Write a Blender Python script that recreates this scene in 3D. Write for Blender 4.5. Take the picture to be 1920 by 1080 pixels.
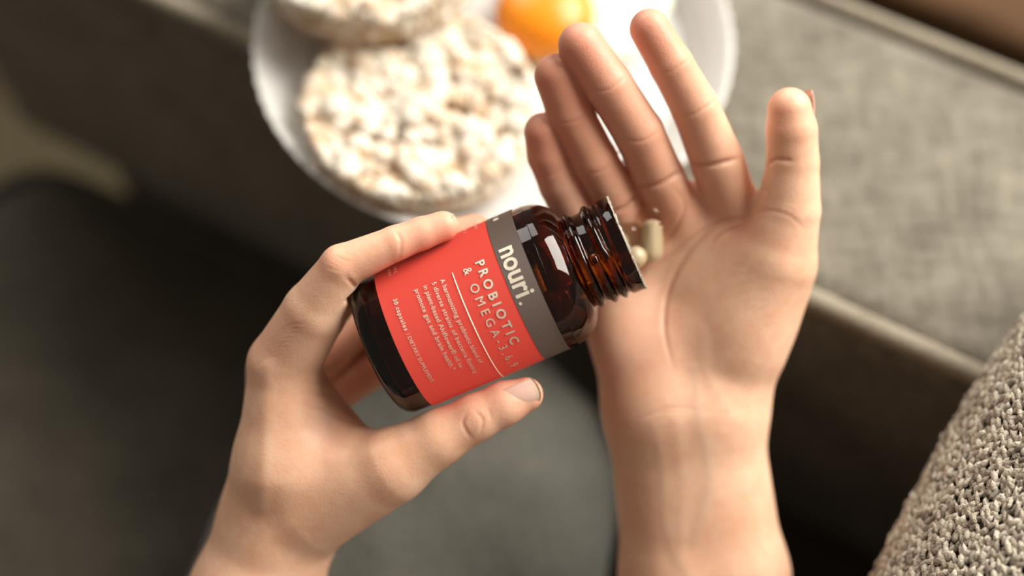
import bpy, math, random
import numpy as np
from mathutils import Vector, Matrix

C = bpy.context.scene.collection
for o in list(bpy.data.objects):
    bpy.data.objects.remove(o)
random.seed(7); np.random.seed(7)

# ------------------------------------------------------------------ camera, world, light, exposure
ARM_TOP = 0.62                                   # height of the sofa arm above the floor
CAM = np.array([0.0, 0.0, ARM_TOP + 0.495])
cam_d = bpy.data.cameras.new('camera'); cam = bpy.data.objects.new('camera', cam_d); C.objects.link(cam)
cam.location = CAM; cam.rotation_euler = (math.radians(30), 0, 0)
cam_d.sensor_width = 36; cam_d.lens = 50.0; cam_d.clip_start = 0.01
cam_d.dof.use_dof = True; cam_d.dof.focus_distance = 0.468; cam_d.dof.aperture_fstop = 2.3
bpy.context.scene.camera = cam

w = bpy.data.worlds.new('room_light'); bpy.context.scene.world = w; w.use_nodes = True
w.node_tree.nodes['Background'].inputs[0].default_value = (1.0, 0.84, 0.66, 1)
w.node_tree.nodes['Background'].inputs[1].default_value = 0.205

def area(name, loc, target, sx, sy, power, col):
    l = bpy.data.lights.new(name, 'AREA'); l.shape = 'RECTANGLE'; l.size = sx; l.size_y = sy
    l.energy = power; l.color = col
    o = bpy.data.objects.new(name, l); C.objects.link(o); o.location = loc
    o.rotation_euler = (Vector(target) - Vector(loc)).to_track_quat('-Z', 'Y').to_euler()
    return o
area('window_light', (1.55, 1.12, 2.22), (0, 0.3, ARM_TOP), 2.0, 1.6, 150, (1.0, 0.945, 0.85))
area('window_light', (-0.9, 2.3, 2.5), (0, 0.3, ARM_TOP), 1.5, 1.3, 30, (1.0, 0.95, 0.88))

vs = bpy.context.scene.view_settings
vs.view_transform = 'Standard'; vs.look = 'None'; vs.gamma = 1.0; vs.use_curve_mapping = False
vs.exposure = 0.0

# ------------------------------------------------------------------ frames and helpers
EX = np.array([1.0, 0, 0]); EY = np.array([0, math.cos(math.radians(30)), math.sin(math.radians(30))])
EZ = np.array([0, -math.sin(math.radians(30)), math.cos(math.radians(30))])
ROT = np.stack([EX, EY, EZ])                      # rows: tilted working frame (cm) -> world
FPX = 2666.67

def P(u, v, z):
    """a measured point: photo position plus its height (cm) over the plane of the hands"""
    d = 50.0 - z
    return np.array([(u - 960) * d / FPX, (540 - v) * d / FPX, z])
def R(px, z): return px * (50.0 - z) / FPX
def W(p):                                         # working frame (cm) -> world (m)
    p = np.asarray(p, float).copy(); q = p.copy(); q[..., 2] -= 50.0
    return CAM + (q / 100.0) @ ROT

def tag(o, label=None, cat=None, group=None, kind=None):
    if label: o['label'] = label
    if cat: o['category'] = cat
    if group: o['group'] = group
    if kind: o['kind'] = kind
    return o
def empty(name, loc, label=None, cat=None, group=None):
    o = bpy.data.objects.new(name, None); C.objects.link(o); o.location = loc; o.empty_display_size = 0.02
    return tag(o, label, cat, group)
def mk(name, verts, faces, m, parent=None, origin=None, smooth=True):
    """verts in world metres; the object's origin is put at origin (or its parent)"""
    verts = np.asarray(verts, float)
    base = np.array(parent.location) if parent is not None and origin is None else (np.array(origin) if origin is not None else np.zeros(3))
    if parent is not None:                        # world position of the parent chain (no rotations are used)
        base = np.zeros(3); q = parent
        while q is not None: base = base + np.array(q.location); q = q.parent
    loc = verts - base
    me = bpy.data.meshes.new(name)
    me.from_pydata(loc.tolist(), [], faces if isinstance(faces, list) else faces.tolist())
    me.validate(); me.update()
    if smooth: me.polygons.foreach_set('use_smooth', [True] * len(me.polygons))
    me.materials.append(m)
    o = bpy.data.objects.new(name, me); C.objects.link(o)
    if parent is not None: o.parent = parent
    else: o.location = base
    return o

def FIXN(o):
    import bmesh
    bm = bmesh.new(); bm.from_mesh(o.data); bmesh.ops.remove_doubles(bm, verts=bm.verts, dist=1e-6)
    bmesh.ops.recalc_face_normals(bm, faces=bm.faces); bm.to_mesh(o.data); bm.free()

# ------------------------------------------------------------------ materials
class N:
    def __init__(s, name):
        s.m = bpy.data.materials.new(name); s.m.use_nodes = True; s.t = s.m.node_tree
        s.b = s.t.nodes['Principled BSDF']
    def n(s, typ, **kw):
        x = s.t.nodes.new(typ)
        for k, v in kw.items():
            if k in x.inputs: x.inputs[k].default_value = v
            else: setattr(x, k, v)
        return x
    def l(s, a, b): s.t.links.new(a, b)
    def tc(s, what='Object', scale=(1, 1, 1), rot=(0, 0, 0)):
        c = s.n('ShaderNodeTexCoord'); mp = s.n('ShaderNodeMapping'); mp.inputs['Scale'].default_value = scale
        mp.inputs['Rotation'].default_value = rot
        s.l(c.outputs[what], mp.inputs[0]); return mp.outputs[0]
    def ramp(s, fac, stops):
        r = s.n('ShaderNodeValToRGB'); e = r.color_ramp.elements
        while len(e) < len(stops): e.new(0.5)
        for i, (p, c) in enumerate(stops): e[i].position = p; e[i].color = (*c, 1)
        s.l(fac, r.inputs[0]); return r.outputs[0]
    def mix(s, fac, a, b, blend='MIX'):
        x = s.n('ShaderNodeMix', data_type='RGBA', blend_type=blend)
        for sock, v in ((x.inputs[0], fac), (x.inputs[6], a), (x.inputs[7], b)):
            if hasattr(v, 'is_linked'): s.l(v, sock)
            else: sock.default_value = v if not isinstance(v, tuple) or len(v) == 4 else (*v, 1)
        return x.outputs[2]
    def bump(s, h, strength, dist, nrm=None):
        b = s.n('ShaderNodeBump', Strength=strength, Distance=dist); s.l(h, b.inputs['Height'])
        if nrm is not None: s.l(nrm, b.inputs['Normal'])
        return b.outputs[0]
    def set(s, **kw):
        for k, v in kw.items():
            k = k.replace('_', ' ')
            if hasattr(v, 'is_linked'): s.l(v, s.b.inputs[k])
            else: s.b.inputs[k].default_value = v if not (isinstance(v, tuple) and len(v) == 3 and k.endswith(('Color', 'Tint'))) else (*v, 1)
        return s.m

def plain(name, col, rough=0.6, **kw):
    s = N(name); return s.set(Base_Color=col, Roughness=rough, **kw)

def skin_mat():
    s = N('skin'); co = s.tc()
    at = s.n('ShaderNodeAttribute', attribute_name='tint'); sep = s.n('ShaderNodeSeparateColor'); s.l(at.outputs['Color'], sep.inputs[0])
    n1 = s.n('ShaderNodeTexNoise', Scale=55.0, Detail=4.0); s.l(co, n1.inputs[0])
    base = s.ramp(n1.outputs[0], [(0.35, (0.83, 0.49, 0.325)), (0.65, (0.91, 0.585, 0.415))])
    n4 = s.n('ShaderNodeTexNoise', Scale=260.0, Detail=3.0); s.l(co, n4.inputs[0])
    base = s.mix(0.13, base, s.ramp(n4.outputs[0], [(0.4, (0.72, 0.34, 0.24)), (0.6, (0.90, 0.62, 0.46))]))
    red = s.mix(sep.outputs[0], base, (0.72, 0.30, 0.21))
    cr = s.mix(sep.outputs[1], red, (0.55, 0.22, 0.13))
    ve = s.mix(sep.outputs[2], cr, (0.46, 0.40, 0.34))
    n2 = s.n('ShaderNodeTexVoronoi', Scale=1300.0); s.l(co, n2.inputs[0])
    n3 = s.n('ShaderNodeTexNoise', Scale=420.0, Detail=5.0, Roughness=0.65); s.l(co, n3.inputs[0])
    b1 = s.bump(n2.outputs[0], 0.12, 0.0003)
    b2 = s.bump(n3.outputs[0], 0.14, 0.0006, b1)
    return s.set(Base_Color=ve, Roughness=0.46, Normal=b2, Subsurface_Weight=0.5, Subsurface_Radius=(1.0, 0.35, 0.18),
                 Subsurface_Scale=0.006, Specular_IOR_Level=0.42)

def fabric_mat(name, c0, c1, scale=420.0, rough=0.95, bump=0.5):
    s = N(name); co = s.tc(); 
    wx = s.tc(scale=(scale, scale * 0.22, scale)); wy = s.tc(scale=(scale * 0.22, scale, scale))
    a = s.n('ShaderNodeTexNoise', Scale=1.0, Detail=3.0); s.l(wx, a.inputs[0])
    b = s.n('ShaderNodeTexNoise', Scale=1.0, Detail=3.0); s.l(wy, b.inputs[0])
    ad = s.n('ShaderNodeMath', operation='ADD'); s.l(a.outputs[0], ad.inputs[0]); s.l(b.outputs[0], ad.inputs[1])
    hf = s.n('ShaderNodeMath', operation='MULTIPLY'); s.l(ad.outputs[0], hf.inputs[0]); hf.inputs[1].default_value = 0.5
    big = s.n('ShaderNodeTexNoise', Scale=28.0, Detail=4.0, Roughness=0.6); s.l(co, big.inputs[0])
    m = s.mix(0.35, hf.outputs[0], big.outputs[0])
    col = s.ramp(m, [(0.36, c0), (0.64, c1)])
    return s.set(Base_Color=col, Roughness=rough, Normal=s.bump(hf.outputs[0], bump, 0.002), Sheen_Weight=0.12, Specular_IOR_Level=0.15)

def glass_mat(name, col, rough=0.02, ior=1.5):
    s = N(name)
    return s.set(Base_Color=col, Roughness=rough, IOR=ior, Transmission_Weight=1.0)

def wood_mat(name, c0, c1):
    s = N(name); co = s.tc(scale=(3, 40, 40))
    n = s.n('ShaderNodeTexNoise', Scale=1.5, Detail=6.0); s.l(co, n.inputs[0])
    return s.set(Base_Color=s.ramp(n.outputs[0], [(0.3, c0), (0.7, c1)]), Roughness=0.7, Specular_IOR_Level=0.2)

M_skin = skin_mat()
M_nail = plain('nail', (0.90, 0.58, 0.48), 0.3, Coat_Weight=0.2)
M_niltip = plain('nail_tip', (0.78, 0.55, 0.41), 0.3)
M_amber = glass_mat('amber_glass', (0.62, 0.40, 0.20))
_t = M_amber.node_tree; _v = _t.nodes.new('ShaderNodeVolumeAbsorption'); _v.inputs['Color'].default_value = (0.81, 0.56, 0.04, 1); _v.inputs['Density'].default_value = 2000
_t.links.new(_v.outputs[0], _t.nodes['Material Output'].inputs['Volume'])
M_clear = glass_mat('capsule_gelatin', (0.98, 0.91, 0.76), 0.03, 1.40)
M_powder = plain('pale_powder', (0.92, 0.80, 0.62), 0.5)
M_oil = plain('amber_fill', (0.80, 0.45, 0.12), 0.4)
M_red = plain('red_label_paper', (0.355, 0.031, 0.021), 0.75, Specular_IOR_Level=0.15)
M_brown = plain('brown_label_paper', (0.052, 0.035, 0.028), 0.65, Specular_IOR_Level=0.25)
M_ink = plain('cream_ink', (0.78, 0.70, 0.58), 0.6)
M_foil = plain('foil_seal', (0.34, 0.30, 0.24), 0.5)
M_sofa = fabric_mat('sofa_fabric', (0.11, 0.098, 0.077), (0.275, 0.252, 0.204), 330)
M_seat_shade = fabric_mat('shaded_seat_fabric', (0.050, 0.044, 0.034), (0.096, 0.085, 0.066), 330)  # darker copy of the sofa fabric: the seat's shade is put into the colour
M_pipe = fabric_mat('sofa_piping_fabric', (0.20, 0.175, 0.13), (0.34, 0.30, 0.235), 500)
M_jean = fabric_mat('jeans_denim', (0.10, 0.10, 0.086), (0.155, 0.153, 0.132), 600)
M_plate = plain('white_glazed_ceramic', (0.66, 0.655, 0.64), 0.16, Coat_Weight=0.4)
def puff_mat():
    s = N('puffed_rice'); n = s.n('ShaderNodeTexNoise', Scale=95.0, Detail=4.0, Roughness=0.6); s.l(s.tc(), n.inputs[0])
    return s.set(Base_Color=s.ramp(n.outputs[0], [(0.36, (0.58, 0.41, 0.26)), (0.50, (0.76, 0.68, 0.57)), (0.7, (0.82, 0.77, 0.69))]), Roughness=0.85, Subsurface_Weight=0.15, Subsurface_Scale=0.004)
M_puff = puff_mat()
M_cake = plain('toasted_rice_cake', (0.56, 0.38, 0.22), 0.9)
M_yolk = plain('orange_yolk', (0.88, 0.30, 0.012), 0.3, Subsurface_Weight=0.3, Subsurface_Scale=0.01)
M_white = plain('egg_white', (0.78, 0.77, 0.62), 0.25, Subsurface_Weight=0.3, Subsurface_Scale=0.006)
M_floor = wood_mat('floor_boards', (0.022, 0.013, 0.008), (0.05, 0.028, 0.015))
M_rug = fabric_mat('olive_rug', (0.036, 0.029, 0.015), (0.06, 0.048, 0.025), 200)
M_leg = wood_mat('dark_leg_wood', (0.02, 0.012, 0.008), (0.05, 0.03, 0.018))

# ------------------------------------------------------------------ generic geometry (world metres)
def grid_faces(nu, nv, cu=False, cv=False, off=0):
    f = []
    for i in range(nu if cu else nu - 1):
        for j in range(nv if cv else nv - 1):
            i2 = (i + 1) % nu; j2 = (j + 1) % nv
            f.append([off + i * nv + j, off + i2 * nv + j, off + i2 * nv + j2, off + i * nv + j2])
    return f
def superell(n1, n2, a, b, c, p, q):
    """rounded cushion shape: |x/a|^p+|y/b|^p in plan, exponent q in section"""
    vv = []
    for i in range(n1):
        ph = -math.pi / 2 + math.pi * (i + 0.0001) / (n1 - 1 + 0.0002)
        cp, sp = abs(math.cos(ph)) ** (2 / q), math.copysign(abs(math.sin(ph)) ** (2 / q), math.sin(ph))
        for j in range(n2):
            t = 2 * math.pi * j / n2
            vv.append((a * cp * math.copysign(abs(math.cos(t)) ** (2 / p), math.cos(t)),
                       b * cp * math.copysign(abs(math.sin(t)) ** (2 / p), math.sin(t)), c * sp))
    return np.array(vv), grid_faces(n1, n2, False, True)
def tube(path, r, n=10, closed=False):
    path = np.asarray(path, float); vv = []; m = len(path); prev = None
    for i in range(m):
        a = path[(i - 1) % m] if (closed or i > 0) else path[i]; b = path[(i + 1) % m] if (closed or i < m - 1) else path[i]
        t = b - a; t /= np.linalg.norm(t) + 1e-12
        if prev is None:
            ref = np.array([0, 0, 1.0]) if abs(t[2]) < 0.9 else np.array([1.0, 0, 0])
            x = np.cross(t, ref)
        else: x = prev - t * prev.dot(t)
        x /= np.linalg.norm(x); y = np.cross(t, x); prev = x
        rr = r[i] if hasattr(r, '__len__') else r
        for k in range(n):
            an = 2 * math.pi * k / n; vv.append(path[i] + rr * (x * math.cos(an) + y * math.sin(an)))
    f = grid_faces(m, n, closed, True)
    if not closed: f += [list(range(n))[::-1], list(range((m - 1) * n, m * n))]
    return np.array(vv), f
def rbox(sx, sy, sz, r, seg=4):
    """rounded box as vertices/faces, centred"""
    import bmesh
    bm = bmesh.new(); bmesh.ops.create_cube(bm, size=1.0)
    bmesh.ops.scale(bm, vec=(sx, sy, sz), verts=bm.verts)
    bmesh.ops.bevel(bm, geom=bm.edges[:], offset=r, segments=seg, affect='EDGES', profile=0.5)
    bm.verts.index_update()
    v = np.array([x.co[:] for x in bm.verts]); f = [[q.index for q in p.verts] for p in bm.faces]; bm.free()
    return v, f
def join(parts):
    vv = []; ff = []; k = 0
    for v, f in parts:
        vv.append(np.asarray(v)); ff += [[i + k for i in q] for q in f]; k += len(v)
    return np.concatenate(vv), ff

# sofa frame: u along the arm, n across it (cm); world direction vectors
AU = np.array([0.872, -0.4895, 0]); AN = np.array([0.4895, 0.872, 0])
def S(u, n, z): return AU * (u / 100) + AN * (n / 100) + np.array([0, 0, 1.0]) * (CAM[2] + z / 100)   # z: cm below the lens (negative)
def Sv(v, c):                                    # local (u, n, z) metres -> world about point c
    v = np.asarray(v); return c + v[:, :1] * AU + v[:, 1:2] * AN + v[:, 2:3] * np.array([0, 0, 1.0])

# ------------------------------------------------------------------ floor, rug
fl = empty('floor', (0, 0, 0)); tag(fl, kind='structure')
for k in range(22):
    v, f = rbox(3.6, 0.117, 0.02, 0.003, 1)
    a = math.radians(-29.3)
    off = -0.9 + k * 0.12
    c = AN * off + np.array([0, 0, -0.01])
    mk('floor_plank', Sv(v, c), f, M_floor, fl, smooth=False)
v, f = rbox(1.5, 1.05, 0.012, 0.005, 2)
rug = mk('rug', Sv(v, S(-125, -2.5, 0) * np.array([1, 1, 0]) + np.array([0, 0, 0.0065])), f, M_rug)
tag(rug, 'flat olive brown rug on the floor past the end of the sofa', 'rug')

# ------------------------------------------------------------------ sofa
Z0 = -49.5; ZS = -68.3
sofa = empty('sofa', S(0, 38, -111.5) * np.array([1, 1, 1]), 'grey woven fabric sofa with a wide flat piped arm', 'sofa')
U0, U1 = -52.0, 62.0
N0, N1 = 30.35, 45.3
v, f = rbox((U1 - U0) / 100, (N1 - N0) / 100 - .004, 0.208, 0.012, 3)
arm = mk('armrest', Sv(v, S((U0 + U1) / 2, (N0 + N1) / 2, Z0 - 10.4)), f, M_sofa, sofa)
for nn in (N0, N1):
    pts = [S(u, nn + (0.12 if nn == N0 else -0.12), Z0 - 0.25) for u in np.linspace(U0, U1, 60)]
    v, f = tube(pts, 0.0048, 10); mk('piping', v, f, M_pipe, sofa)
v, f = rbox((U1 + 45) / 100, (N1 - 1 + 62) / 100, 0.12, 0.02, 2)
mk('base', Sv(v, S((U1 - 45) / 2, (N1 - 1 - 62) / 2, -93.2)), f, M_sofa, sofa)
v, f = rbox((U1 + 45) / 100, (N1 - 1 - N0 - .4) / 100, 0.185, 0.01, 2)
mk('arm_support', Sv(v, S((U1 - 45) / 2, (N1 - 1 + N0 + .4) / 2, -79)), f, M_sofa, sofa)
for (uu, nn) in ((-38, N1 - 8), (-38, -54), (U1 - 8, N1 - 8), (U1 - 8, -54)):
    v, f = tube([S(uu, nn, -111.4), S(uu, nn, -99.0)], [0.016, 0.026], 14); mk('foot', v, f, M_leg, sofa)
# low wooden table past the arm
tb = empty('side_table', S(0, 100, -111.5), 'brown wooden side table beyond the far edge of the sofa arm', 'table')
M_table = wood_mat('table_wood', (0.075, 0.036, 0.014), (0.14, 0.07, 0.03))
v, f = rbox(1.1, 0.46, 0.03, 0.006, 2); mk('tabletop', Sv(v, S(12, 99.5, -81.5)), f, M_table, tb)
for (uu, nn) in ((-39, 80), (63, 80), (-39, 119), (63, 119)):
    v, f = rbox(0.04, 0.04, 0.284, 0.004, 1); mk('leg', Sv(v, S(uu, nn, -97.2)), f, M_table, tb)
# loose seat cushion
cs = empty('seat_cushion', S(5, -5, -87), 'dark shaded grey seat cushion with rounded piped corner', 'cushion')
def cush(u0, u1, n0, n1, zt, zb, r):
    v, f = superell(40, 240, (u1 - u0) / 200, (n1 - n0) / 200, 1.0, 26, 9)
    h = (zt - zb) / 200
    v = v.copy(); x = v[:, 0] / ((u1 - u0) / 200); y = v[:, 1] / ((n1 - n0) / 200)
    crown = 0.009 * (1 - np.clip(x, -1, 1) ** 4) * (1 - np.clip(y, -1, 1) ** 4)
    v[:, 2] = v[:, 2] * h + np.where(v[:, 2] > 0, crown, 0)
    return Sv(v, S((u0 + u1) / 2, (n0 + n1) / 2, (zt + zb) / 2)), f
v, f = cush(-50.5, 60, -62, 29.8, ZS, -86.9, .03)
mk('cushion_cover', v, f, M_seat_shade, cs)
rp = []
for j in range(400):
    t = 2 * math.pi * j / 400
    rp.append(S(4.75 + 54.6 * math.copysign(abs(math.cos(t)) ** (2 / 26), math.cos(t)), -16.1 + 45.2 * math.copysign(abs(math.sin(t)) ** (2 / 26), math.sin(t)), ZS - 1.6))
v, f = tube(rp, 0.0045, 8, True); mk('piping', v, f, M_seat_shade, cs)

# ------------------------------------------------------------------ knitted cushion against the arm
def knit_cushion():
    root = empty('knit_cushion', S(24, 12, -66), 'speckled cream and grey knitted cushion leaning on the sofa arm', 'cushion')
    th = math.radians(21.2); cu, cn, cz = 23.7, 13.2, -52.4
    ey = AN * math.cos(th) + np.array([0, 0, math.sin(th)]); eh = np.cross(AU, ey)
    base = S(cu, cn, cz); a, b, c = 0.205, 0.29, 0.095
    def surf(t, ph, inset=0.0):
        cp, sp = abs(math.cos(ph)) ** (2 / 2.3), math.copysign(abs(math.sin(ph)) ** (2 / 2.3), math.sin(ph))
        ct, st = math.cos(t), math.sin(t); p = 4.2
        return base + AU * ((a - inset) * cp * math.copysign(abs(ct) ** (2 / p), ct)) + ey * ((b - inset) * cp * math.copysign(abs(st) ** (2 / p), st)) + eh * ((c - inset) * sp * (1 if sp > 0 else 0.45))
    v, f = [], None
    n1, n2 = 40, 96
    for i in range(n1):
        for j in range(n2):
            v.append(surf(2 * math.pi * j / n2, -math.pi / 2 + math.pi * (i + .001) / (n1 - 1 + .002), 0.0025))
    s = N('knit_ground'); mat_g = s.set(Base_Color=(0.12, 0.10, 0.08), Roughness=0.95)
    mk('cushion_body', np.array(v), grid_faces(n1, n2, False, True), mat_g, root)
    # knitted yarn: V stitches laid over the upper face and its rounded side, joined into one covering
    s = N('knit_yarn'); at = s.n('ShaderNodeAttribute', attribute_name='yarn')
    col = s.ramp(at.outputs['Fac'], [(0.0, (0.14, 0.115, 0.085)), (0.3, (0.48, 0.41, 0.32)), (0.55, (0.74, 0.67, 0.55)), (1.0, (0.90, 0.84, 0.72))])
    no = s.n('ShaderNodeTexNoise', Scale=1500.0, Detail=3.0); s.l(s.tc(), no.inputs[0])
    mat = s.set(Base_Color=s.mix(0.35, col, s.ramp(no.outputs[0], [(0.3, (0.20, 0.15, 0.10)), (0.7, (0.82, 0.75, 0.64))])), Roughness=0.95,
                Normal=s.bump(no.outputs[0], 0.8, 0.001), Sheen_Weight=0.2, Specular_IOR_Level=0.1)
    vv = []; ff = []; att = []
    # dense sampled surface rows: arc length parametrisation from the equator edge (u minimum) upwards
    rng = random.Random(3)
    st_w, st_h = 0.0031, 0.0026
    ring = [(math.cos(2 * math.pi * k / 6), math.sin(2 * math.pi * k / 6)) for k in range(6)]
    def point(su, sn, sg=1):                            # plan position (m, local) -> point and normal on the upper face
        x = np.clip(su / a, -.9999, .9999); y = np.clip(sn / b, -.9999, .9999)
        p = 4.2; q = 2.3
        r_ = (abs(x) ** p + abs(y) ** p) ** (1 / p)
        if r_ >= 0.9995: return None
        z = c * (1 - r_ ** q) ** (1 / q)
        return base + AU * su + ey * sn + eh * z * (1 if sg > 0 else -0.45)
    rows = []
    sn = -0.27
    while sn < b * 0.985:
        # from under the rounded side, round the edge and in over the upper face, in equal arc steps
        lim = a * (1 - min(0.999, abs(sn / b)) ** 4.2) ** (1 / 4.2)
        path = [point(q, sn, -1) for q in -lim * (1 - np.linspace(.42, .0165, 120) ** 2)] + [point(q, sn, 1) for q in -lim * (1 - np.linspace(.0165, .94, 520) ** 2)]
        path = np.array([q for q in path if q is not None])
        arc = np.concatenate([[0], np.cumsum(np.linalg.norm(np.diff(path, axis=0), axis=1))])
        st = np.arange(0, arc[-1] - st_w, st_w)
        cur_ = np.stack([np.interp(st, arc, path[:, q]) for q in range(3)], 1)
        nxt_ = np.stack([np.interp(st + st_w, arc, path[:, q]) for q in range(3)], 1)
        for cur, nx in zip(cur_, nxt_):
            d = nx - cur; d /= np.linalg.norm(d)
            e2 = ey - d * ey.dot(d); e2 /= np.linalg.norm(e2); nr = np.cross(d, e2)
            val = min(1, max(0, rng.gauss(0.64, 0.30))) if rng.random() < .88 else rng.uniform(0, .25)
            for side in (-1, 1):
                k0 = len(vv); tone = min(1, max(0, val + rng.gauss(0, .12)))
                ce = cur + d * (side * st_w * 0.24 + rng.gauss(0, .0005)) + e2 * rng.gauss(0, .0005) + nr * rng.gauss(0.0, 0.00035)
                ax = e2 * 0.84 + d * (side * 0.52 + rng.gauss(0, .2)) + nr * rng.gauss(0.12, .22); ax /= np.linalg.norm(ax)
                sx = np.cross(ax, nr); sx /= np.linalg.norm(sx); ny = np.cross(sx, ax)
                L = st_h * (0.86 + rng.random() * .3); rr = 0.00098 * (0.8 + rng.random() * .5)
                vv.append(ce - ax * L); att.append(tone)
                for (q1, q2) in ((-0.5, 0.95), (0.4, 1.0)):
                    for (cx, cy) in ring:
                        vv.append(ce + ax * L * q1 + (sx * cx + ny * cy) * rr * q2); att.append(tone)
                vv.append(ce + ax * L); att.append(tone)
                for k in range(6):
                    k2 = (k + 1) % 6
                    ff.append([k0, k0 + 1 + k2, k0 + 1 + k]); ff.append([k0 + 1 + k, k0 + 1 + k2, k0 + 7 + k2, k0 + 7 + k]); ff.append([k0 + 7 + k, k0 + 7 + k2, k0 + 13])
        sn += st_h * 1.15
    o = mk('knit_stitches', np.array(vv), ff, mat, root); o['kind'] = 'stuff'
    al = o.data.attributes.new('yarn', 'FLOAT', 'POINT'); al.data.foreach_set('value', att)
knit_cushion()

# ------------------------------------------------------------------ implicit modelling of bodies
class Field:
    def __init__(s, lo, hi, h):
        s.lo = np.array(lo, np.float32); s.h = h
        s.n = np.ceil((np.array(hi) - np.array(lo)) / h).astype(int) + 1
        s.ax = [s.lo[i] + h * np.arange(s.n[i], dtype=np.float32) for i in range(3)]
    def new(s): return np.full(s.n, 2.0, np.float32)
    def sub(s, lo, hi):
        i0 = np.clip(np.floor((np.array(lo) - s.lo) / s.h).astype(int), 0, s.n - 1)
        i1 = np.clip(np.ceil((np.array(hi) - s.lo) / s.h).astype(int) + 1, 1, s.n)
        return tuple(slice(a, b) for a, b in zip(i0, i1))
def smin(a, b, k):
    if k <= 0: return np.minimum(a, b)
    hh = np.maximum(k - np.abs(a - b), 0) / k
    return np.minimum(a, b) - hh * hh * (k * 0.25)
def add_cone(F, D, a, b, ra, rb, k, flat=None):
    """tapered limb from a to b; flat=(direction, factor) squeezes the section"""
    a = np.asarray(a, np.float32); b = np.asarray(b, np.float32); r = max(ra, rb); mg = r * 1.35 + max(k, 0.1) + 0.2
    sl = F.sub(np.minimum(a, b) - mg, np.maximum(a, b) + mg)
    X = F.ax[0][sl[0]][:, None, None] - a[0]; Y = F.ax[1][sl[1]][None, :, None] - a[1]; Z = F.ax[2][sl[2]][None, None, :] - a[2]
    ba = b - a; L2 = float(ba @ ba) + 1e-9
    t = np.clip((X * ba[0] + Y * ba[1] + Z * ba[2]) / L2, 0, 1)
    dx = X - t * ba[0]; dy = Y - t * ba[1]; dz = Z - t * ba[2]
    if flat is not None:
        fd, fs = flat; q = dx * fd[0] + dy * fd[1] + dz * fd[2]; e = (fs - 1) * q
        dx = dx + e * fd[0]; dy = dy + e * fd[1]; dz = dz + e * fd[2]
    d = np.sqrt(dx * dx + dy * dy + dz * dz) - (ra + (rb - ra) * t)
    D[sl] = smin(D[sl], d, k)
def add_ell(F, D, c, axes, rad, k):
    c = np.asarray(c, np.float32); r = max(rad); mg = r + k + 0.2
    sl = F.sub(c - mg, c + mg)
    X = F.ax[0][sl[0]][:, None, None] - c[0]; Y = F.ax[1][sl[1]][None, :, None] - c[1]; Z = F.ax[2][sl[2]][None, None, :] - c[2]
    q0 = 0; q1 = 0
    for A, rr in zip(axes, rad):
        p = X * A[0] + Y * A[1] + Z * A[2]; q0 = q0 + (p / rr) ** 2; q1 = q1 + (p / (rr * rr)) ** 2
    k0 = np.sqrt(q0); k1 = np.sqrt(q1) + 1e-6
    d = k0 * (k0 - 1) / k1
    D[sl] = smin(D[sl], d.astype(np.float32), k)
def chain(F, pts, k):
    """pts: (u, v, z, r_px) -> a limb of tapered segments"""
    D = F.new()
    for q, w_ in zip(pts[:-1], pts[1:]):
        add_cone(F, D, P(*q[:3]), P(*w_[:3]), R(q[3], q[2]), R(w_[3], w_[2]), k)
    return D
def surface_nets(F, D):
    n = F.n; ins = D < 0
    cnt = np.zeros(n - 1, np.uint8)
    for i in (0, 1):
        for j in (0, 1):
            for k in (0, 1):
                cnt += ins[i:n[0] - 1 + i, j:n[1] - 1 + j, k:n[2] - 1 + k]
    act = np.argwhere((cnt > 0) & (cnt < 8)); ids = np.full(n - 1, -1, np.int32)
    ids[act[:, 0], act[:, 1], act[:, 2]] = np.arange(len(act))
    cor = [(i, j, k) for i in (0, 1) for j in (0, 1) for k in (0, 1)]
    val = {c: D[act[:, 0] + c[0], act[:, 1] + c[1], act[:, 2] + c[2]] for c in cor}
    acc = np.zeros((len(act), 3)); num = np.zeros(len(act))
    for c in cor:
        for ax in range(3):
            if c[ax] == 0:
                d = list(c); d[ax] = 1; d = tuple(d)
                va, vb = val[c], val[d]; m = (va < 0) != (vb < 0)
                t = np.where(m, va / np.where(m, va - vb, 1), 0)
                p = np.tile(np.array(c, float), (len(act), 1)); p[:, ax] += t
                acc += p * m[:, None]; num += m
    V = F.lo + F.h * (act + acc / num[:, None])
    faces = []
    for ax in range(3):
        o1, o2 = [q for q in range(3) if q != ax]
        s0 = [slice(1, n[q] - 1) for q in range(3)]; s1 = list(s0); s0[ax] = slice(0, n[ax] - 1); s1[ax] = slice(1, n[ax])
        A, B = ins[tuple(s0)], ins[tuple(s1)]
        e = np.argwhere(A != B)
        off = np.array([1, 1, 1]); off[ax] = 0; g = e + off
        pos = A[e[:, 0], e[:, 1], e[:, 2]]
        def cell(d1, d2):
            q = g.copy(); q[:, o1] += d1; q[:, o2] += d2
            return ids[q[:, 0], q[:, 1], q[:, 2]]
        qd = np.stack([cell(-1, -1), cell(0, -1), cell(0, 0), cell(-1, 0)], 1)
        flip = pos if ax != 1 else ~pos
        qd[~flip] = qd[~flip][:, ::-1]
        faces.append(qd)
    return V, np.concatenate(faces)
def normals(V, Q):
    n = np.zeros_like(V); fn = np.cross(V[Q[:, 2]] - V[Q[:, 0]], V[Q[:, 3]] - V[Q[:, 1]])
    for i in range(4):
        for ax in range(3): n[:, ax] += np.bincount(Q[:, i], fn[:, ax], len(V))
    return n / (np.linalg.norm(n, axis=1, keepdims=True) + 1e-12)
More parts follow.
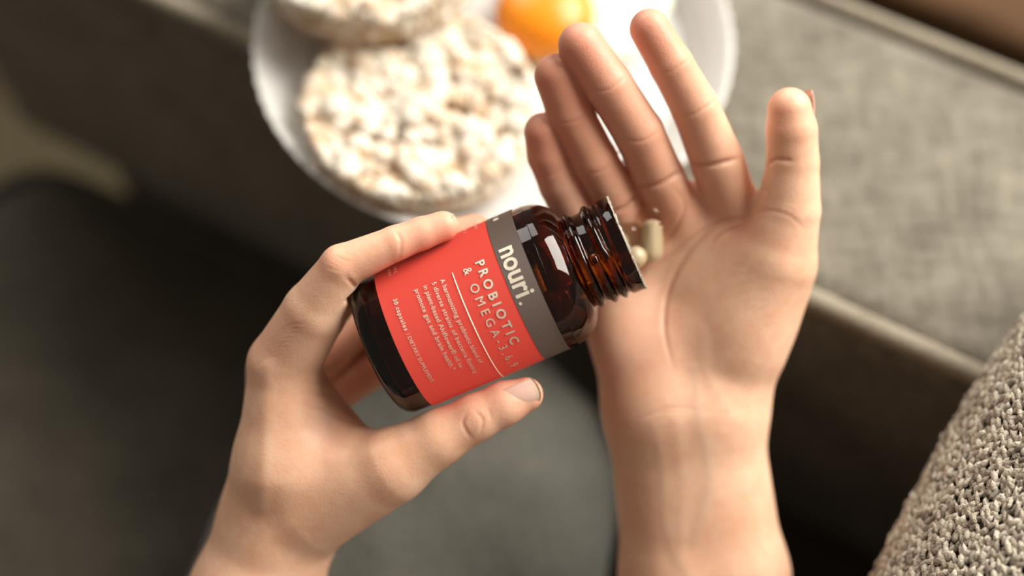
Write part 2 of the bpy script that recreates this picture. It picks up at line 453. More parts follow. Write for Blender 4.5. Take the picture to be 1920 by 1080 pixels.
def relax(V, Q, it, f=0.5):
    for _ in range(it):
        s = np.zeros_like(V); c = np.zeros(len(V))
        for i in range(4):
            a, b = Q[:, i], Q[:, (i + 1) % 4]
            for ax in range(3): s[:, ax] += np.bincount(a, V[b, ax], len(V)) + np.bincount(b, V[a, ax], len(V))
            c += np.bincount(a, minlength=len(V)) + np.bincount(b, minlength=len(V))
        V = V + f * (s / c[:, None] - V)
    return V
def proj(V):
    d = 50 - V[:, 2]; return np.stack([960 + V[:, 0] * FPX / d, 540 - V[:, 1] * FPX / d], 1)
def seg_dist(p, poly):
    poly = np.asarray(poly, float); best = np.full(len(p), 1e9); 
    for a, b in zip(poly[:-1], poly[1:]):
        ab = b - a; t = np.clip(((p - a) @ ab) / (ab @ ab + 1e-9), 0, 1)
        best = np.minimum(best, np.linalg.norm(p - a - t[:, None] * ab, axis=1))
    return best
def smooth_poly(pts, n=8):
    pts = np.asarray(pts, float)
    if len(pts) < 3: return pts
    out = []; e = np.vstack([2 * pts[0] - pts[1], pts, 2 * pts[-1] - pts[-2]])
    for i in range(1, len(e) - 2):
        for t in np.linspace(0, 1, n, endpoint=False):
            out.append(0.5 * ((2 * e[i]) + (e[i + 1] - e[i - 1]) * t + (2 * e[i - 1] - 5 * e[i] + 4 * e[i + 1] - e[i + 2]) * t * t + (-e[i - 1] + 3 * e[i] - 3 * e[i + 1] + e[i + 2]) * t ** 3))
    return np.array(out + [pts[-1]])
def finish_hand(name, F, D, parent, creases, ridges, reds, label, veins=()):
    V, Q = surface_nets(F, D); V = relax(V, Q, 8)
    nr = normals(V, Q); uv = proj(V); facing = np.clip(nr[:, 2] * 3, 0, 1)
    disp = np.zeros(len(V)); g = np.zeros(len(V)); red = np.zeros(len(V)); ve = np.zeros(len(V))
    for (poly, w_, dep, *zr) in creases:
        pl = smooth_poly(poly); lo = pl.min(0) - 4 * w_; hi = pl.max(0) + 4 * w_
        m = np.all((uv > lo) & (uv < hi), 1) & (nr[:, 2] > 0)
        if zr: m &= (V[:, 2] > zr[0]) & (V[:, 2] < zr[1])
        i = np.nonzero(m)[0]; e = np.exp(-(seg_dist(uv[i], pl) / w_) ** 2) * facing[i]
        L_ = np.linalg.norm(np.diff(pl, axis=0), axis=1).sum()
        fd = np.minimum(np.linalg.norm(uv[i] - pl[0], axis=1), np.linalg.norm(uv[i] - pl[-1], axis=1)) / (0.28 * L_ + 1e-6)
        e = e * np.clip(0.12 + fd, 0, 1)
        disp[i] -= dep * e; g[i] = np.maximum(g[i], e * min(1, dep * 9))
    for (poly, w_, dep) in ridges:
        pl = smooth_poly(poly); i = np.nonzero(nr[:, 2] > 0)[0]
        disp[i] += dep * np.exp(-(seg_dist(uv[i], pl) / w_) ** 2) * facing[i]
    for (poly, w_, amt) in veins:
        pl = smooth_poly(poly); i = np.nonzero(nr[:, 2] > 0)[0]
        e = np.exp(-(seg_dist(uv[i], pl) / w_) ** 2) * facing[i]; ve[i] = np.maximum(ve[i], amt * e); disp[i] += 0.012 * e
    for (c, r_, amt) in reds:
        e = np.exp(-(np.linalg.norm(V - P(*c), axis=1) / r_) ** 2); red = 1 - (1 - red) * (1 - np.clip(amt * e, 0, 1))
    V = V + nr * disp[:, None]
    o = mk(name, W(V), Q, M_skin, parent)
    if len(o.data.vertices) == len(V):
        ca = o.data.color_attributes.new('tint', 'FLOAT_COLOR', 'POINT')
        ca.data.foreach_set('color', np.stack([red, np.clip(g, 0, 1) * 0.5, ve, np.ones(len(V))], 1).ravel())
    if label: o['label'] = label
    return o
def nail(parent, c, t, nrm, length, width, rad, label=None):
    """a curved nail plate: centre c (cm frame), direction to the tip t, outward normal nrm"""
    t = np.asarray(t, float); t /= np.linalg.norm(t); nrm = np.asarray(nrm, float); nrm -= t * nrm.dot(t); nrm /= np.linalg.norm(nrm); b = np.cross(t, nrm)
    vs = []; nu, nv = 13, 13
    for lay in (0.0, -0.045):
        for i in range(nu):
            x = -1 + 2 * i / (nu - 1)
            for j in range(nv):
                y = -1 + 2 * j / (nv - 1)
                yy = y * (1 - 0.10 * max(0, -x) ** 3); xx = x - (0.20 * y * y if x < 0 else 0) * -x + (-0.22 * y * y if x > 0 else 0) * x
                an = yy * width / 2 / rad; rr = rad + lay
                vs.append(c + t * (xx * length / 2) + b * (math.sin(an) * rr) + nrm * ((math.cos(an) * rr - rad) - 0.05 * xx * xx * length))
    n = nu * nv
    f = grid_faces(nu, nv) + [q[::-1] for q in grid_faces(nu, nv, off=n)]
    rim = [i * nv for i in range(nu)] + [(nu - 1) * nv + j for j in range(1, nv)] + [i * nv + nv - 1 for i in range(nu - 2, -1, -1)] + list(range(nv - 2, 0, -1))
    for a, b2 in zip(rim, rim[1:] + rim[:1]): f.append([a, b2, b2 + n, a + n])
    o = mk('fingernail', W(np.array(vs)), f, M_nail, parent)
    o.data.materials.append(M_niltip)
    for k, p in enumerate(o.data.polygons):
        if k < (nu - 1) * (nv - 1) and k // (nv - 1) >= nu - 3: p.material_index = 1
    return o

# ------------------------------------------------------------------ the person
person = empty('person', W(P(900, 1300, -10)), 'person tipping capsules from amber bottle into open palm, bare forearms and grey jeans', 'person')

def right_hand():
    F = Field((0.2, -21.0, -6.2), (11.6, 10.4, 4.4), 0.055)
    idx = chain(F, [(1385, 410, -1.0, 46), (1345, 305, 0.1, 50), (1304, 203, 1.2, 45), (1259, 122, 1.9, 41), (1218, 54, 2.2, 38)], 0.10)
    mid = chain(F, [(1285, 430, -1.2, 44), (1236, 335, -.1, 48), (1198, 250, 1.0, 47), (1141, 160, 1.9, 45), (1089, 85, 2.3, 43.5)], 0.10)
    rin = chain(F, [(1200, 470, -1.4, 42), (1154, 375, -.5, 45), (1114, 300, .5, 44), (1070, 215, 1.2, 43), (1043, 142, 1.7, 42)], 0.10)
    pin = chain(F, [(1125, 500, -1.5, 40), (1084, 415, -.8, 42), (1050, 345, 0, 40), (1027, 290, .5, 39), (1018, 247, .9, 36)], 0.10)
    fin = smin(smin(idx, mid, 0.03), smin(rin, pin, 0.03), 0.03)
    Dm = F.new(); k = 0.55
    for a, b in (((1352, 362, -.75, 36), (1255, 388, -.95, 36)), ((1255, 392, -1.0, 36), (1172, 430, -1.25, 36)), ((1172, 430, -1.3, 34), (1105, 470, -1.5, 34))):
        add_cone(F, Dm, P(*a[:3]), P(*b[:3]), R(a[3], a[2]), R(b[3], b[2]), .3)
    for a, b in (((1372, 410, -1.2, 50), (1345, 720, -1.9, 74)), ((1285, 440, -1.7, 46), (1300, 720, -2.0, 70)),
                 ((1200, 480, -1.9, 46), (1255, 720, -2.0, 70)), ((1128, 510, -1.9, 46), (1215, 720, -1.9, 70)),
                 ((1372, 410, -1.2, 48), (1128, 505, -1.7, 46)), ((1345, 480, -1.7, 50), (1180, 560, -2.1, 50))):
        add_cone(F, Dm, P(*a[:3]), P(*b[:3]), R(a[3], a[2]), R(b[3], b[2]), k)
    # thenar and hypothenar mounds
    def rot2(deg): c, s = math.cos(math.radians(deg)), math.sin(math.radians(deg)); return [np.array([c, s, 0]), np.array([-s, c, 0]), np.array([0, 0, 1.0])]
    add_ell(F, Dm, P(1392, 560, -1.15), rot2(-28), (2.0, 3.4, 1.36), 1.1)
    add_ell(F, Dm, P(1185, 640, -1.6), rot2(22), (1.45, 2.6, 1.10), 0.8)
    add_cone(F, Dm, P(1392, 620, -1.25), P(1358, 745, -2.1), 1.5, 1.5, 0.8)
    # thumb
    th = chain(F, [(1385, 640, -1.2, 82), (1450, 490, -.35, 80), (1478, 395, .3, 60), (1486, 305, .8, 49.5), (1484, 245, 1.1, 48), (1480, 206, 1.3, 42)], 0.08)
    Dm = smin(Dm, th, 0.8)
    # wrist and forearm: two bones' width
    for a, b in (((1288, 770, -2.0, 96), (1321, 1080, -2.85, 96)), ((1285, 650, -2.0, 82), (1288, 770, -2.0, 94)), ((1321, 1080, -2.85, 96), (1242, 1560, -3.4, 120)),
                 ((1232, 770, -2.05, 94), (1262, 1080, -2.9, 92)), ((1332, 770, -2.05, 92), (1380, 1080, -2.9, 92)),
                 ((1262, 1080, -2.9, 92), (1185, 1560, -3.4, 116)), ((1380, 1080, -2.9, 92), (1300, 1560, -3.4, 116)),
                 ((1225, 690, -2.1, 84), (1232, 770, -2.05, 92)), ((1338, 690, -2.0, 84), (1332, 770, -2.05, 90))):
        add_cone(F, Dm, P(*a[:3]), P(*b[:3]), R(a[3], a[2]), R(b[3], b[2]), 0.9)
    D = smin(Dm, fin, 0.28)
    cz = []
    c = lambda pts, w_, d, *z: cz.append((pts, w_ * .8, d * (.95 if w_ >= 4.6 else .5), *z))
    # finger joint creases
    c([(1228, 140), (1262, 132), (1296, 108)], 4, .035); c([(1262, 218), (1300, 214), (1345, 186)], 4.5, .05); c([(1285, 306), (1330, 310), (1388, 296)], 6, .10)
    c([(1105, 172), (1141, 168), (1178, 140)], 4, .04); c([(1160, 262), (1205, 264), (1243, 240)], 4.5, .045); c([(1188, 352), (1235, 346), (1280, 318)], 6, .10)
    c([(1034, 232), (1072, 229), (1108, 212)], 4, .035); c([(1085, 328), (1125, 322), (1160, 300)], 4.5, .045); c([(1140, 400), (1174, 388), (1200, 358)], 6, .09)
    c([(1000, 330), (1030, 330), (1062, 312)], 4, .035)
    # thumb creases
    c([(1436, 312), (1455, 300), (1490, 302)], 5, .05); c([(1420, 352), (1440, 360)], 4, .03); c([(1410, 405), (1440, 395), (1480, 405), (1510, 430)], 4.5, .035)
    # palm lines
    c([(1408, 412), (1380, 414), (1340, 428), (1300, 462), (1268, 510), (1250, 560), (1246, 620), (1262, 690)], 6, .06)
    c([(1404, 406), (1350, 416), (1300, 445), (1245, 490), (1200, 520)], 5, .05)
    c([(1262, 350), (1285, 385), (1265, 430), (1230, 470), (1170, 500)], 5, .05)
    c([(1390, 425), (1350, 440), (1325, 470)], 5, .045); c([(1330, 640), (1375, 600), (1440, 560)], 4, .012); c([(1350, 690), (1400, 640), (1450, 600)], 4, .012)
    for i in range(9): c([(1330 + i * 14, 520 + i * 16), (1362 + i * 11, 500 + i * 17), (1400 + i * 9, 500 + i * 15)], 2.6, .010)
    # wrist creases
    c([(1190, 792), (1225, 774), (1262, 764), (1310, 768)], 4, .03); c([(1330, 776), (1380, 770), (1425, 756)], 4, .014); c([(1180, 790), (1240, 775), (1300, 772)], 3, .02); c([(1155, 745), (1190, 700), (1220, 690)], 4, .015)
    rid = [([(1268, 790), (1280, 900), (1278, 1050)], 14, .014), ([(1210, 800), (1225, 950), (1230, 1080)], 16, .010)]
    vn = [([(1300, 690), (1310, 780), (1330, 900), (1300, 1010)], 11, .16), ([(1225, 800), (1240, 880), (1250, 1000), (1290, 1080)], 11, .14), ([(1315, 620), (1325, 700), (1380, 790)], 11, .05)]
    rd = [((1218, 60, 2.2), 1.4, .8), ((1089, 90, 2.3), 1.5, .8), ((1043, 150, 1.7), 1.5, .8), ((1018, 260, .9), 1.5, .85), ((1486, 205, 1.3), 1.0, .35),
          ((1340, 370, -.4), 1.1, .5), ((1240, 400, -.5), 1.0, .45), ((1160, 430, -.5), 1.2, .5), ((1200, 650, -.8), 1.6, .3), ((1400, 420, 0), .7, .6), ((1150, 270, .8), 3.4, .55)]  # skin flush, plus reddish shade between the fingers put into the tint
    h = finish_hand('hand', F, D, person, cz, rid, rd, 'open cupped palm with capsules in its hollow', vn)
    nail(h, P(1523, 200, 1.05), (-0.04, 1, .1), (0.94, 0.05, -.30), 1.15, 1.0, .66)
    return h
def left_hand():
    F = Field((-16.2, -21.5, -7.2), (2.2, 4.0, 4.4), 0.055)
    idx = chain(F, [(532, 682, .9, 66), (590, 585, 1.9, 60), (641, 500, 2.8, 42), (742, 456, 2.9, 33), (790, 438, 2.75, 31), (831, 424, 2.6, 29)], 0.12)
    mid = chain(F, [(520, 690, -.9, 52), (652, 535, .1, 40), (780, 458, .3, 32), (892, 425, 0.0, 25)], 0.12)
    rin = chain(F, [(535, 725, -2.4, 50), (685, 600, -2.7, 38), (840, 530, -1.75, 32)], 0.12)
    pin = chain(F, [(575, 765, -3.2, 46), (690, 695, -3.2, 38), (815, 625, -1.75, 31)], 0.12)
    Dm = F.new()
    for a, b, k in (((532, 688, .8, 66), (545, 870, .1, 104), .6), ((515, 700, -1.0, 52), (525, 930, -1.2, 80), .6), ((535, 730, -2.4, 48), (520, 940, -2.1, 74), .6),
                    ((572, 768, -3.1, 44), (535, 960, -2.6, 66), .6), ((545, 870, .0, 104), (525, 975, -.8, 108), .6), ((575, 745, .4, 50), (655, 835, .6, 48), .5),
                    ((575, 860, .3, 80), (690, 890, .8, 66), .5), ((525, 975, -.9, 110), (478, 1120, -1.3, 120), .6), ((478, 1120, -1.3, 120), (318, 1540, -2.3, 158), .6)):
        add_cone(F, Dm, P(*a[:3]), P(*b[:3]), R(a[3], a[2]), R(b[3], b[2]), k)
    th = chain(F, [(590, 955, .1, 84), (735, 873, 1.3, 70), (820, 822, 1.7, 52), (892, 783, 1.9, 43), (945, 757, 1.9, 40), (986, 740, 1.8, 33)], 0.25)
    Dm = smin(Dm, th, 0.5)
    fin = smin(smin(idx, mid, .03), smin(rin, pin, .03), .03)
    D = smin(Dm, fin, 0.30)
    # the soft pads give way against the glass: keep a hair's gap to the bottle
    b0, ax = BOT0, BAX
    sl = tuple(slice(0, q) for q in F.n)
    X = F.ax[0][:, None, None] - b0[0]; Y = F.ax[1][None, :, None] - b0[1]; Z = F.ax[2][None, None, :] - b0[2]
    t = X * ax[0] + Y * ax[1] + Z * ax[2]; rr = np.sqrt(np.maximum(X * X + Y * Y + Z * Z - t * t, 0))
    cyl = np.maximum(rr - 2.59, np.maximum(-t - 0.02, t - 6.9)).astype(np.float32)
    D = np.maximum(D, -cyl)
    cz = []; c = lambda pts, w_, d, *z: cz.append((pts, w_, d, *z))
    c([(640, 640), (650, 590), (678, 548), (700, 520)], 6, .05); c([(650, 520), (672, 545)], 4, .05); c([(742, 430), (752, 455), (748, 482)], 4, .03)
    c([(875, 775), (868, 795), (885, 825)], 3.5, .035); c([(890, 770), (905, 788), (900, 815)], 3.5, .03); c([(915, 765), (922, 785)], 3, .02)
    c([(575, 740), (620, 742), (660, 775), (700, 790)], 5, .035); c([(600, 700), (625, 690), (640, 680)], 4, .03); c([(585, 720), (620, 712)], 3, .02)
    c([(560, 760), (620, 775), (690, 800), (730, 800)], 5, .02)
    for i in range(8): c([(478 + i * 5, 690 - i * 9), (505 + i * 6, 672 - i * 9), (530 + i * 7, 664 - i * 8)], 2.6, .012)
    for i in range(4): c([(612 + i * 5, 500 - i * 7), (628 + i * 6, 506 - i * 6), (640 + i * 7, 508 - i * 6)], 2.6, .016)
    rid = [([(500, 690), (500, 800), (490, 950)], 16, .045), ([(620, 860), (690, 850), (760, 820)], 16, .03)]
    rd = [((831, 424, 2.6), 1.2, .7), ((770, 440, 2.8), 1.2, .45), ((892, 424, 0), 1.0, .6), ((500, 665, 1.2), 1.0, .35), ((630, 490, 3.0), .8, .3), ((986, 740, 1.8), 1.0, .55), ((892, 783, 2.2), .8, .4),
          ((690, 690, -2.6), 2.2, .6), ((650, 790, .8), 1.3, .35)]
    h = finish_hand('hand', F, D, person, cz, rid, rd, 'hand seen from the thumb side gripping the bottle')
    nail(h, P(984, 743, 2.50), (0.88, .36, -.12), (.10, -.28, 1.0), 1.12, 1.0, .66)
    nail(h, P(833, 404, 2.62), (0.93, .34, -.05), (-.30, .95, .15), .62, .7, .5)
    return h

# ------------------------------------------------------------------ bottle
BOT0 = P(706, 654, 1.1); BOT1 = P(1174.5, 455, 1.9)
BLEN = float(np.linalg.norm(BOT1 - BOT0)); BAX = (BOT1 - BOT0) / BLEN
BN = np.array([0, 0, 1.0]) - BAX * BAX[2]; BN /= np.linalg.norm(BN)
BP = np.cross(BAX, BN); BP = BP if BP[1] < 0 else -BP
def bpt(s, phi, r): return BOT0 + BAX * s + (BN * math.cos(phi) + BP * math.sin(phi)) * r

right_hand(); left_hand()

bottle = empty('pill_bottle', W(BOT0), 'open amber glass pill bottle with a red label held over the palm', 'bottle')
def lathe(prof, n, fn=None):
    vv = []
    for (s, r) in prof:
        for j in range(n):
            ph = 2 * math.pi * j / n; rr = fn(s, r, ph) if fn else r
            vv.append(bpt(s, ph, rr))
    return np.array(vv), grid_faces(len(prof), n, False, True)
def sm_prof(pts, n=5):
    return [tuple(x) for x in smooth_poly(pts, n)]
outer = sm_prof([(0.10, 0.0), (0.08, 1.2), (0.0, 1.85), (0.03, 2.15), (0.16, 2.38), (0.42, 2.52), (0.8, 2.54)], 6) + sm_prof([(1.0, 2.54), (3, 2.54), (6.2, 2.54), (6.55, 2.53), (6.9, 2.44), (7.2, 2.25), (7.42, 1.98), (7.52, 1.74), (7.62, 1.58)], 7)
outer += [(s, 1.56) for s in np.linspace(7.66, BLEN - 0.56, 60)] + [(BLEN - .50, 1.60), (BLEN - .44, 1.67), (BLEN - .38, 1.69), (BLEN - .05, 1.69), (BLEN, 1.65)]
inner = [(BLEN, 1.42), (BLEN - .06, 1.37), (BLEN - .4, 1.34), (7.7, 1.32)] + sm_prof([(7.6, 1.34), (7.4, 1.62), (7.1, 2.0), (6.8, 2.2), (6.4, 2.33), (6.0, 2.36)], 5) + sm_prof([(5, 2.36), (2, 2.36), (.7, 2.34), (.5, 2.2), (.42, 1.8), (.46, .8), (.5, 0.0)], 5)
def thread(s, r, ph):
    if r > 1.6 or s < 7.62 or s > BLEN - 0.5: return r
    b = 0
    for base in (7.76, 8.14, 8.52):
        c = base + 0.34 * ph / (2 * math.pi) * (0 if base == 7.76 else 1)
        amp = 0.13 if base == 7.76 else 0.165 * min(1, max(0, (BLEN - .5 - s) * 6))
        b = max(b, amp * math.exp(-abs((s - c) / 0.135) ** 3))
    return r + b
v, f = lathe(outer + inner, 128, thread)
gb = mk('glass_body', W(v), [q[::-1] for q in f], M_amber, bottle)
FIXN(gb)
# torn seal left on the rim
rng = random.Random(5); vv = []
nS = 150
for j in range(nS):
    ph = 2 * math.pi * j / nS; jg = rng.random()
    for (ds, r) in ((0.003, 1.60 + jg * .05), (0.006 + jg * .05, 1.65), (0.004 + jg * .05, 1.67 + jg * .03), (-0.012 - jg * .03, 1.697)):
        vv.append(bpt(BLEN + ds, ph, r))
mk('seal_remnant', W(np.array(vv)), grid_faces(nS, 4, True, False), M_foil, bottle)
def wrap(s0, s1, r, name, m, parent, ph0=-2.75, ph1=2.75, th=0.018):
    vv = []; n = 120
    for rr in (r, r - th):
        for i in range(n):
            ph = ph0 + (ph1 - ph0) * i / (n - 1)
            for s in (s0, s1): vv.append(bpt(s, ph, rr))
    k = n * 2
    f = grid_faces(n, 2) + [q[::-1] for q in grid_faces(n, 2, off=k)]
    for i in range(n - 1):
        for j in (0, 1): f.append([i * 2 + j, i * 2 + 2 + j, k + i * 2 + 2 + j, k + i * 2 + j])
    f += [[0, 1, k + 1, k], [2 * n - 2, 2 * n - 1, k + 2 * n - 1, k + 2 * n - 2]]
    return mk(name, W(np.array(vv)), f, m, parent)
lab = wrap(1.12, 6.16, 2.566, 'paper_label', M_red, bottle); lab['label'] = 'matt red paper label with cream print'
band = wrap(5.24, 6.165, 2.574, 'label_band', M_brown, lab, th=0.005); band['label'] = 'dark brown band across the top of the label'

def text_mesh(body, offset=0.0, spacing=1.0):
    cu = bpy.data.curves.new('txt', 'FONT'); cu.body = body; cu.size = 1.0; cu.offset = offset; cu.space_character = spacing; cu.resolution_u = 3
    o = bpy.data.objects.new('txt', cu); C.objects.link(o)
    dg = bpy.context.evaluated_depsgraph_get(); dg.update()
    me = o.evaluated_get(dg).to_mesh()
    v = np.array([x.co[:] for x in me.vertices]).reshape(-1, 3); f = [list(p.vertices) for p in me.polygons]
    o.evaluated_get(dg).to_mesh_clear(); bpy.data.objects.remove(o); bpy.data.curves.remove(cu)
    return v, f
def letter(body, s0, s1, ph0, ph1, cap, bold=0.0, stretch=False, r=2.583):
    """one line of print: baseline from (s0, ph0) to (s1, ph1) degrees round the glass, capitals cap cm high"""
    size = cap / 0.70
    width = math.radians(ph1 - ph0) * r
    if not stretch:
        w1 = np.ptp(text_mesh(body, bold, 1.0)[0][:, 0]) * size; w2 = np.ptp(text_mesh(body, bold, 1.5)[0][:, 0]) * size
        sp = 1 + (width - w1) / max(1e-6, (w2 - w1)) * 0.5
        v, f = text_mesh(body, bold, max(0.6, sp))
    else: v, f = text_mesh(body, bold, 1.0)
    x = v[:, 0] - v[:, 0].min(); x = x / x.max(); y = v[:, 1] * size
    out = [bpt(s0 + (s1 - s0) * a + b, math.radians(ph0 + (ph1 - ph0) * a), r) for a, b in zip(x, y)]
    return mk('lettering', W(np.array(out)), [q for q in f], M_ink, lab, smooth=False)
letter('nouri', 5.40, 5.36, -33, 6.5, .66, 0.022, True)
letter('.', 5.35, 5.35, 9.3, 11.8, .62, 0.0, True)
letter('PROBIOTIC', 4.53, 4.55, -31, 38.4, .30, 0.022)
letter('& OMEGA-3,6,9', 4.07, 4.15, -29.8, 63.6, .29, 0.0)
letter('A harmonizing probiotic blend of', 3.25, 3.32, -29.2, 43.3, .155, .006)
letter('5 diverse strains of bacteria floating', 2.96, 3.0, -29.5, 50.9, .150, .006)
letter('in plant-based Ahiflower\u00ae oil to', 2.66, 2.68, -29.8, 39.4, .152, .006)
letter('promote gut and brain health.*', 2.35, 2.41, -29.8, 38.9, .155, .006)
letter('30 capsules', 1.565, 1.575, -29.5, -4.0, .14, 0.018)
letter('/ DIETARY SUPPLEMENT', 1.578, 1.60, -1.5, 42, .125)
letter('INC', 1.84, 1.84, -62, -53.5, .10); letter('ORS', 1.62, 1.62, -62, -53, .10)
letter('er', 4.42, 4.42, -78, -69, .15); letter('or', 4.82, 4.82, -76, -68, .15)
letter('IM', 5.50, 5.50, -78, -68, .2, .02)
wr = wrap(3.70, 3.726, 2.583, 'printed_rule', M_ink, lab, math.radians(-30.8), math.radians(86), .004)

# ------------------------------------------------------------------ capsules
def capsule_geo(L, r, n=20, m=7):
    pr = [(-L / 2 + r - r * math.cos(a), r * math.sin(a)) for a in np.linspace(0.02, math.pi / 2, m)] + [(L / 2 - r + r * math.sin(a), r * math.cos(a)) for a in np.linspace(0, math.pi / 2 - .02, m)]
    return pr
def place_lathe(pr, c, d, n=22):
    d = np.asarray(d, float); d /= np.linalg.norm(d); x = np.cross(d, [0.3, 0.2, 1.0]); x /= np.linalg.norm(x); y = np.cross(d, x)
    vv = [c + d * s + (x * math.cos(2 * math.pi * j / n) + y * math.sin(2 * math.pi * j / n)) * r for s, r in pr for j in range(n)]
    return np.array(vv), grid_faces(len(pr), n, False, True)
def capsule(c, d, label=None, group=None, shift=-0.25):
    c = np.asarray(c, float); d = np.asarray(d, float); d = d / np.linalg.norm(d)
    root = empty('capsule', W(c), label, 'capsule', group)
    v, f = place_lathe(capsule_geo(2.12, .40), c, d); FIXN(mk('shell', W(v), f, M_clear, root))
    v, f = place_lathe(capsule_geo(1.45, .29), c + d * shift, d); mk('filling', W(v), f, M_powder, root)
    v, f = place_lathe([(.26, .405), (.28, .418), (.32, .418), (.34, .405)], c, d); mk('seam', W(v), f, M_clear, root)
    return root
capsule(P(1222, 436, -.12), (-.04, 1, .10), 'pale filled clear capsule lying clear of the rim in the palm')
def tip_at(p, d): d = np.array(d, float); d /= np.linalg.norm(d); return p - d * 0.68
capsule(tip_at(P(1193, 482, .15), (.42, .10, .90)), (.42, .10, .90), 'capsule with round cream end just outside the bottle mouth', None, .22)
capsule(tip_at(P(1181, 437, .0), (.45, .25, .86)), (.45, .25, .86), 'capsule with empty clear tip half hidden behind bottle rim')
proto = None
rng = random.Random(11)
inside = [(6.75, 0.1, 1.72), (6.45, 0.75, 1.86), (6.8, -0.55, 1.66), (6.7, 1.35, 1.75), (6.2, 3.2, 1.5), (6.45, -1.3, 1.8), (6.5, 4.2, 1.4), (8.3, 1.2, .70), (7.5, .5, .75)]
for i, (s, ph, r) in enumerate(inside):
    c = bpt(s, ph, r)
    if s > 7.5: d = BAX
    else: d = BAX * rng.uniform(-.25, .25) + (-BN * math.sin(ph) + BP * math.cos(ph))
    capsule(c, d, 'capsule still inside the amber bottle, seen dimly through the glass', 'capsules inside the bottle')

# ------------------------------------------------------------------ jeans
def jeans():
    F = Field((-28, -46, -36), (10, 9, 6), 0.26)
    def pw(x, y, z):                              # world-ish cm (x, y, z below the lens) -> working frame
        q = np.array([x, y, z]); return np.array([q @ EX, q @ EY, q @ EZ + 50])
    D = F.new()
    up = (0.0, 0.5, 0.866)
    add_cone(F, D, pw(-15.0, -16, -59.6), pw(-3.7, 23.8, -60.2), 10.4, 8.5, 1.0, (up, 1.38))
    add_cone(F, D, pw(-3.9, 23.8, -60.6), pw(-7.5, 8, -62.2), 6.6, 5.6, 1.2, (up, 1.25))
    V, Q = surface_nets(F, D); V = relax(V, Q, 3); nr = normals(V, Q)
    Wd = W(V)
    fo = 0.12 * np.sin(V[:, 1] * 2.2 + 1.3 * np.sin(V[:, 0] * .6)) * np.exp(-((V[:, 1] + 2) / 5) ** 2) + .05 * np.sin(V[:, 0] * 1.7 + V[:, 1] * .8)
    V = V + nr * fo[:, None]
    o = mk('jeans', W(V), Q, M_jean, person); o['label'] = 'grey denim trouser leg on the seat below the bottle'
jeans()

# ------------------------------------------------------------------ plate and food
PC = np.array([-0.008, 0.400, CAM[2] - 0.4935])
plate = None
def make_plate():
    prof = [(0, .003), (.055, .003), (.072, .0028), (.076, .0), (.080, .0), (.083, .0035), (.092, .0105), (.0995, .0160), (.1022, .0178), (.1030, .0188), (.1022, .0196), (.0995, .0184), (.091, .0128), (.084, .0072), (.076, .0058), (0, .0058)]
    pr = [tuple(x) for x in smooth_poly(prof, 4)]; n = 216; vv = []
    for (r, z) in pr:
        for j in range(n):
            a = 2 * math.pi * j / n; q = max(0, min(1, (r - .0935) / .007)) * (1 if z > .013 else .3)
            vv.append(PC + np.array([r * math.cos(a) * (1 + .004 * q * math.cos(72 * a)), r * math.sin(a) * (1 + .004 * q * math.cos(72 * a)), z + q * .0007 * math.cos(72 * a)]))
    o = mk('plate', np.array(vv), grid_faces(len(pr), n, False, True), M_plate)
    tag(o, 'round white ceramic plate with a fluted rim resting on the sofa arm', 'plate')
make_plate()
ICO = None
def ico():
    import bmesh
    bm = bmesh.new(); bmesh.ops.create_icosphere(bm, subdivisions=2, radius=1.0); bm.verts.index_update()
    v = np.array([x.co[:] for x in bm.verts]); f = [[q.index for q in p.verts] for p in bm.faces]; bm.free(); return v, f
ICO = ico()
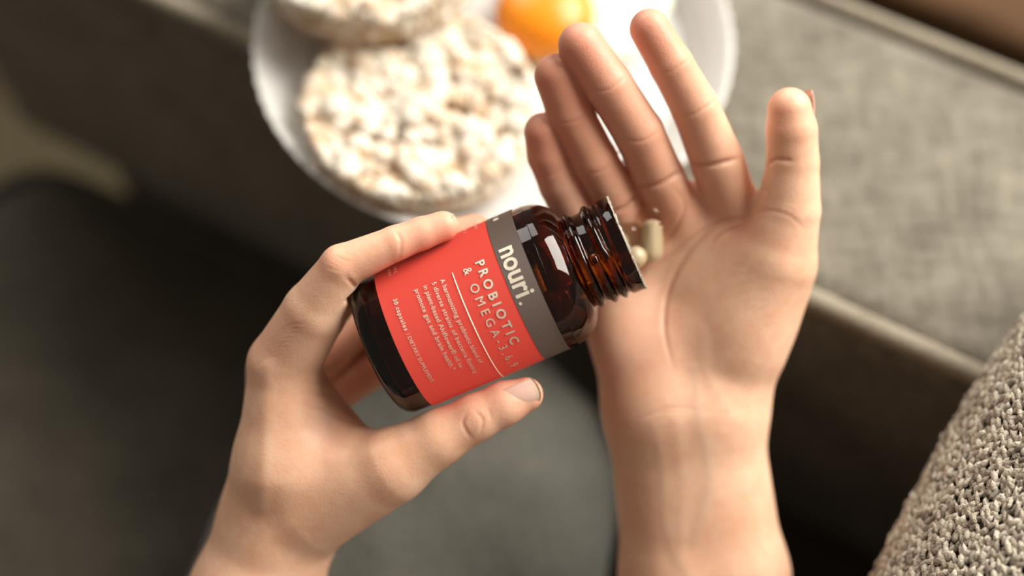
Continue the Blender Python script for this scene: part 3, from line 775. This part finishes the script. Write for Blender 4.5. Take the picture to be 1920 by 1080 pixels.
def rice_cake(c, Rr, h, tilt, label, seed):
    rng = random.Random(seed)
    root = empty('rice_cake', c, label, 'rice cake', 'rice cakes on the plate')
    T = np.array(Matrix.Rotation(tilt, 3, 'X'))
    pr = smooth_poly([(0, 0.0), (Rr * .9, 0.0), (Rr * .985, h * .12), (Rr, h * .5), (Rr * .985, h * .72), (Rr * .93, h * .78), (Rr * .8, h * .66), (0, h * .64)], 5); n = 96; vv = []
    for (r, z) in pr:
        for j in range(n):
            a = 2 * math.pi * j / n; vv.append((r * math.cos(a), r * math.sin(a), z))
    mk('toasted_base', c + np.array(vv) @ T.T, grid_faces(len(pr), n, False, True), M_cake, root)
    parts = []
    def blob(x, y, z, s, sq=0.72):
        v = ICO[0] * np.array([s * rng.uniform(.8, 1.3), s * rng.uniform(.8, 1.3), s * sq * rng.uniform(.8, 1.2)])
        a = rng.random() * 6.28; ca, sa = math.cos(a), math.sin(a)
        v = v @ np.array([[ca, -sa, 0], [sa, ca, 0], [0, 0, 1]])
        v = v * (1 + .12 * np.sin(ICO[0] @ np.array([3.1, 2.3, 4.0]) * 2 + a)[:, None])
        parts.append((v + np.array([x, y, z]), ICO[1]))
    pts = []
    for k in range(2600):
        r = Rr * .965 * math.sqrt(rng.random()); a = rng.random() * 2 * math.pi; x, y = r * math.cos(a), r * math.sin(a)
        if all((x - q[0]) ** 2 + (y - q[1]) ** 2 > .0056 ** 2 for q in pts): pts.append((x, y))
    for (x, y) in pts:
        hol = math.sin(x * 170 + seed) * math.sin(y * 190 + 2 * seed) + .5 * math.sin(x * 90 - y * 110 + seed)
        if hol < -0.70 and math.hypot(x, y) < Rr * .88: blob(x, y, h * .68, rng.uniform(.0028, .0042)); continue
        blob(x, y, h * .85 + .0026 * hol + rng.gauss(0, .0010), rng.uniform(.0038, .0068), .55)
    for k in range(150):
        a = 2 * math.pi * k / 150 + rng.gauss(0, .01)
        for z in (h * .3, h * .62, h * .86): blob(Rr * math.cos(a) * .985, Rr * math.sin(a) * .985, z + rng.gauss(0, .0006), rng.uniform(.0020, .0030), .9)
    v, f = join(parts)
    g = mk('puffed_grains', c + v @ T.T, f, M_puff, root); g['kind'] = 'stuff'
pz = PC[2] + .0108
rice_cake(np.array([-.0377, .358, pz]), .0470, .017, math.radians(0), 'whole rice cake lying flat in the middle of the plate', 1)
rice_cake(np.array([-.0610, .432, pz + .0125]), .0475, .018, math.radians(-8), 'rice cake resting tilted upon another cake', 2)
# fried egg
egg = empty('fried_egg', (0.034, 0.425, pz), 'fried egg with bright orange yolk beside the rice cakes', 'egg')
vv = []; n = 72
for (r, z) in smooth_poly([(0.0, .0045), (.3, .005), (.6, .0045), (.85, .004), (.97, .0026), (1.0, .001), (.97, 0.0), (0, 0.0)], 4):
    for j in range(n):
        a = 2 * math.pi * j / n; k = .033 * (1 + .10 * math.sin(3 * a + 1) + .06 * math.sin(5 * a))
        vv.append((0.032 + r * k * math.cos(a), 0.420 + r * k * math.sin(a), pz + .0012 + z))
mk('egg_white', np.array(vv), grid_faces(len(vv) // n, n, False, True), M_white, egg)
v, f = superell(24, 48, .0215, .0215, .0135, 2, 2.2)
mk('yolk', v + np.array([.0140, .4095, pz + .009]), f, M_yolk, egg)
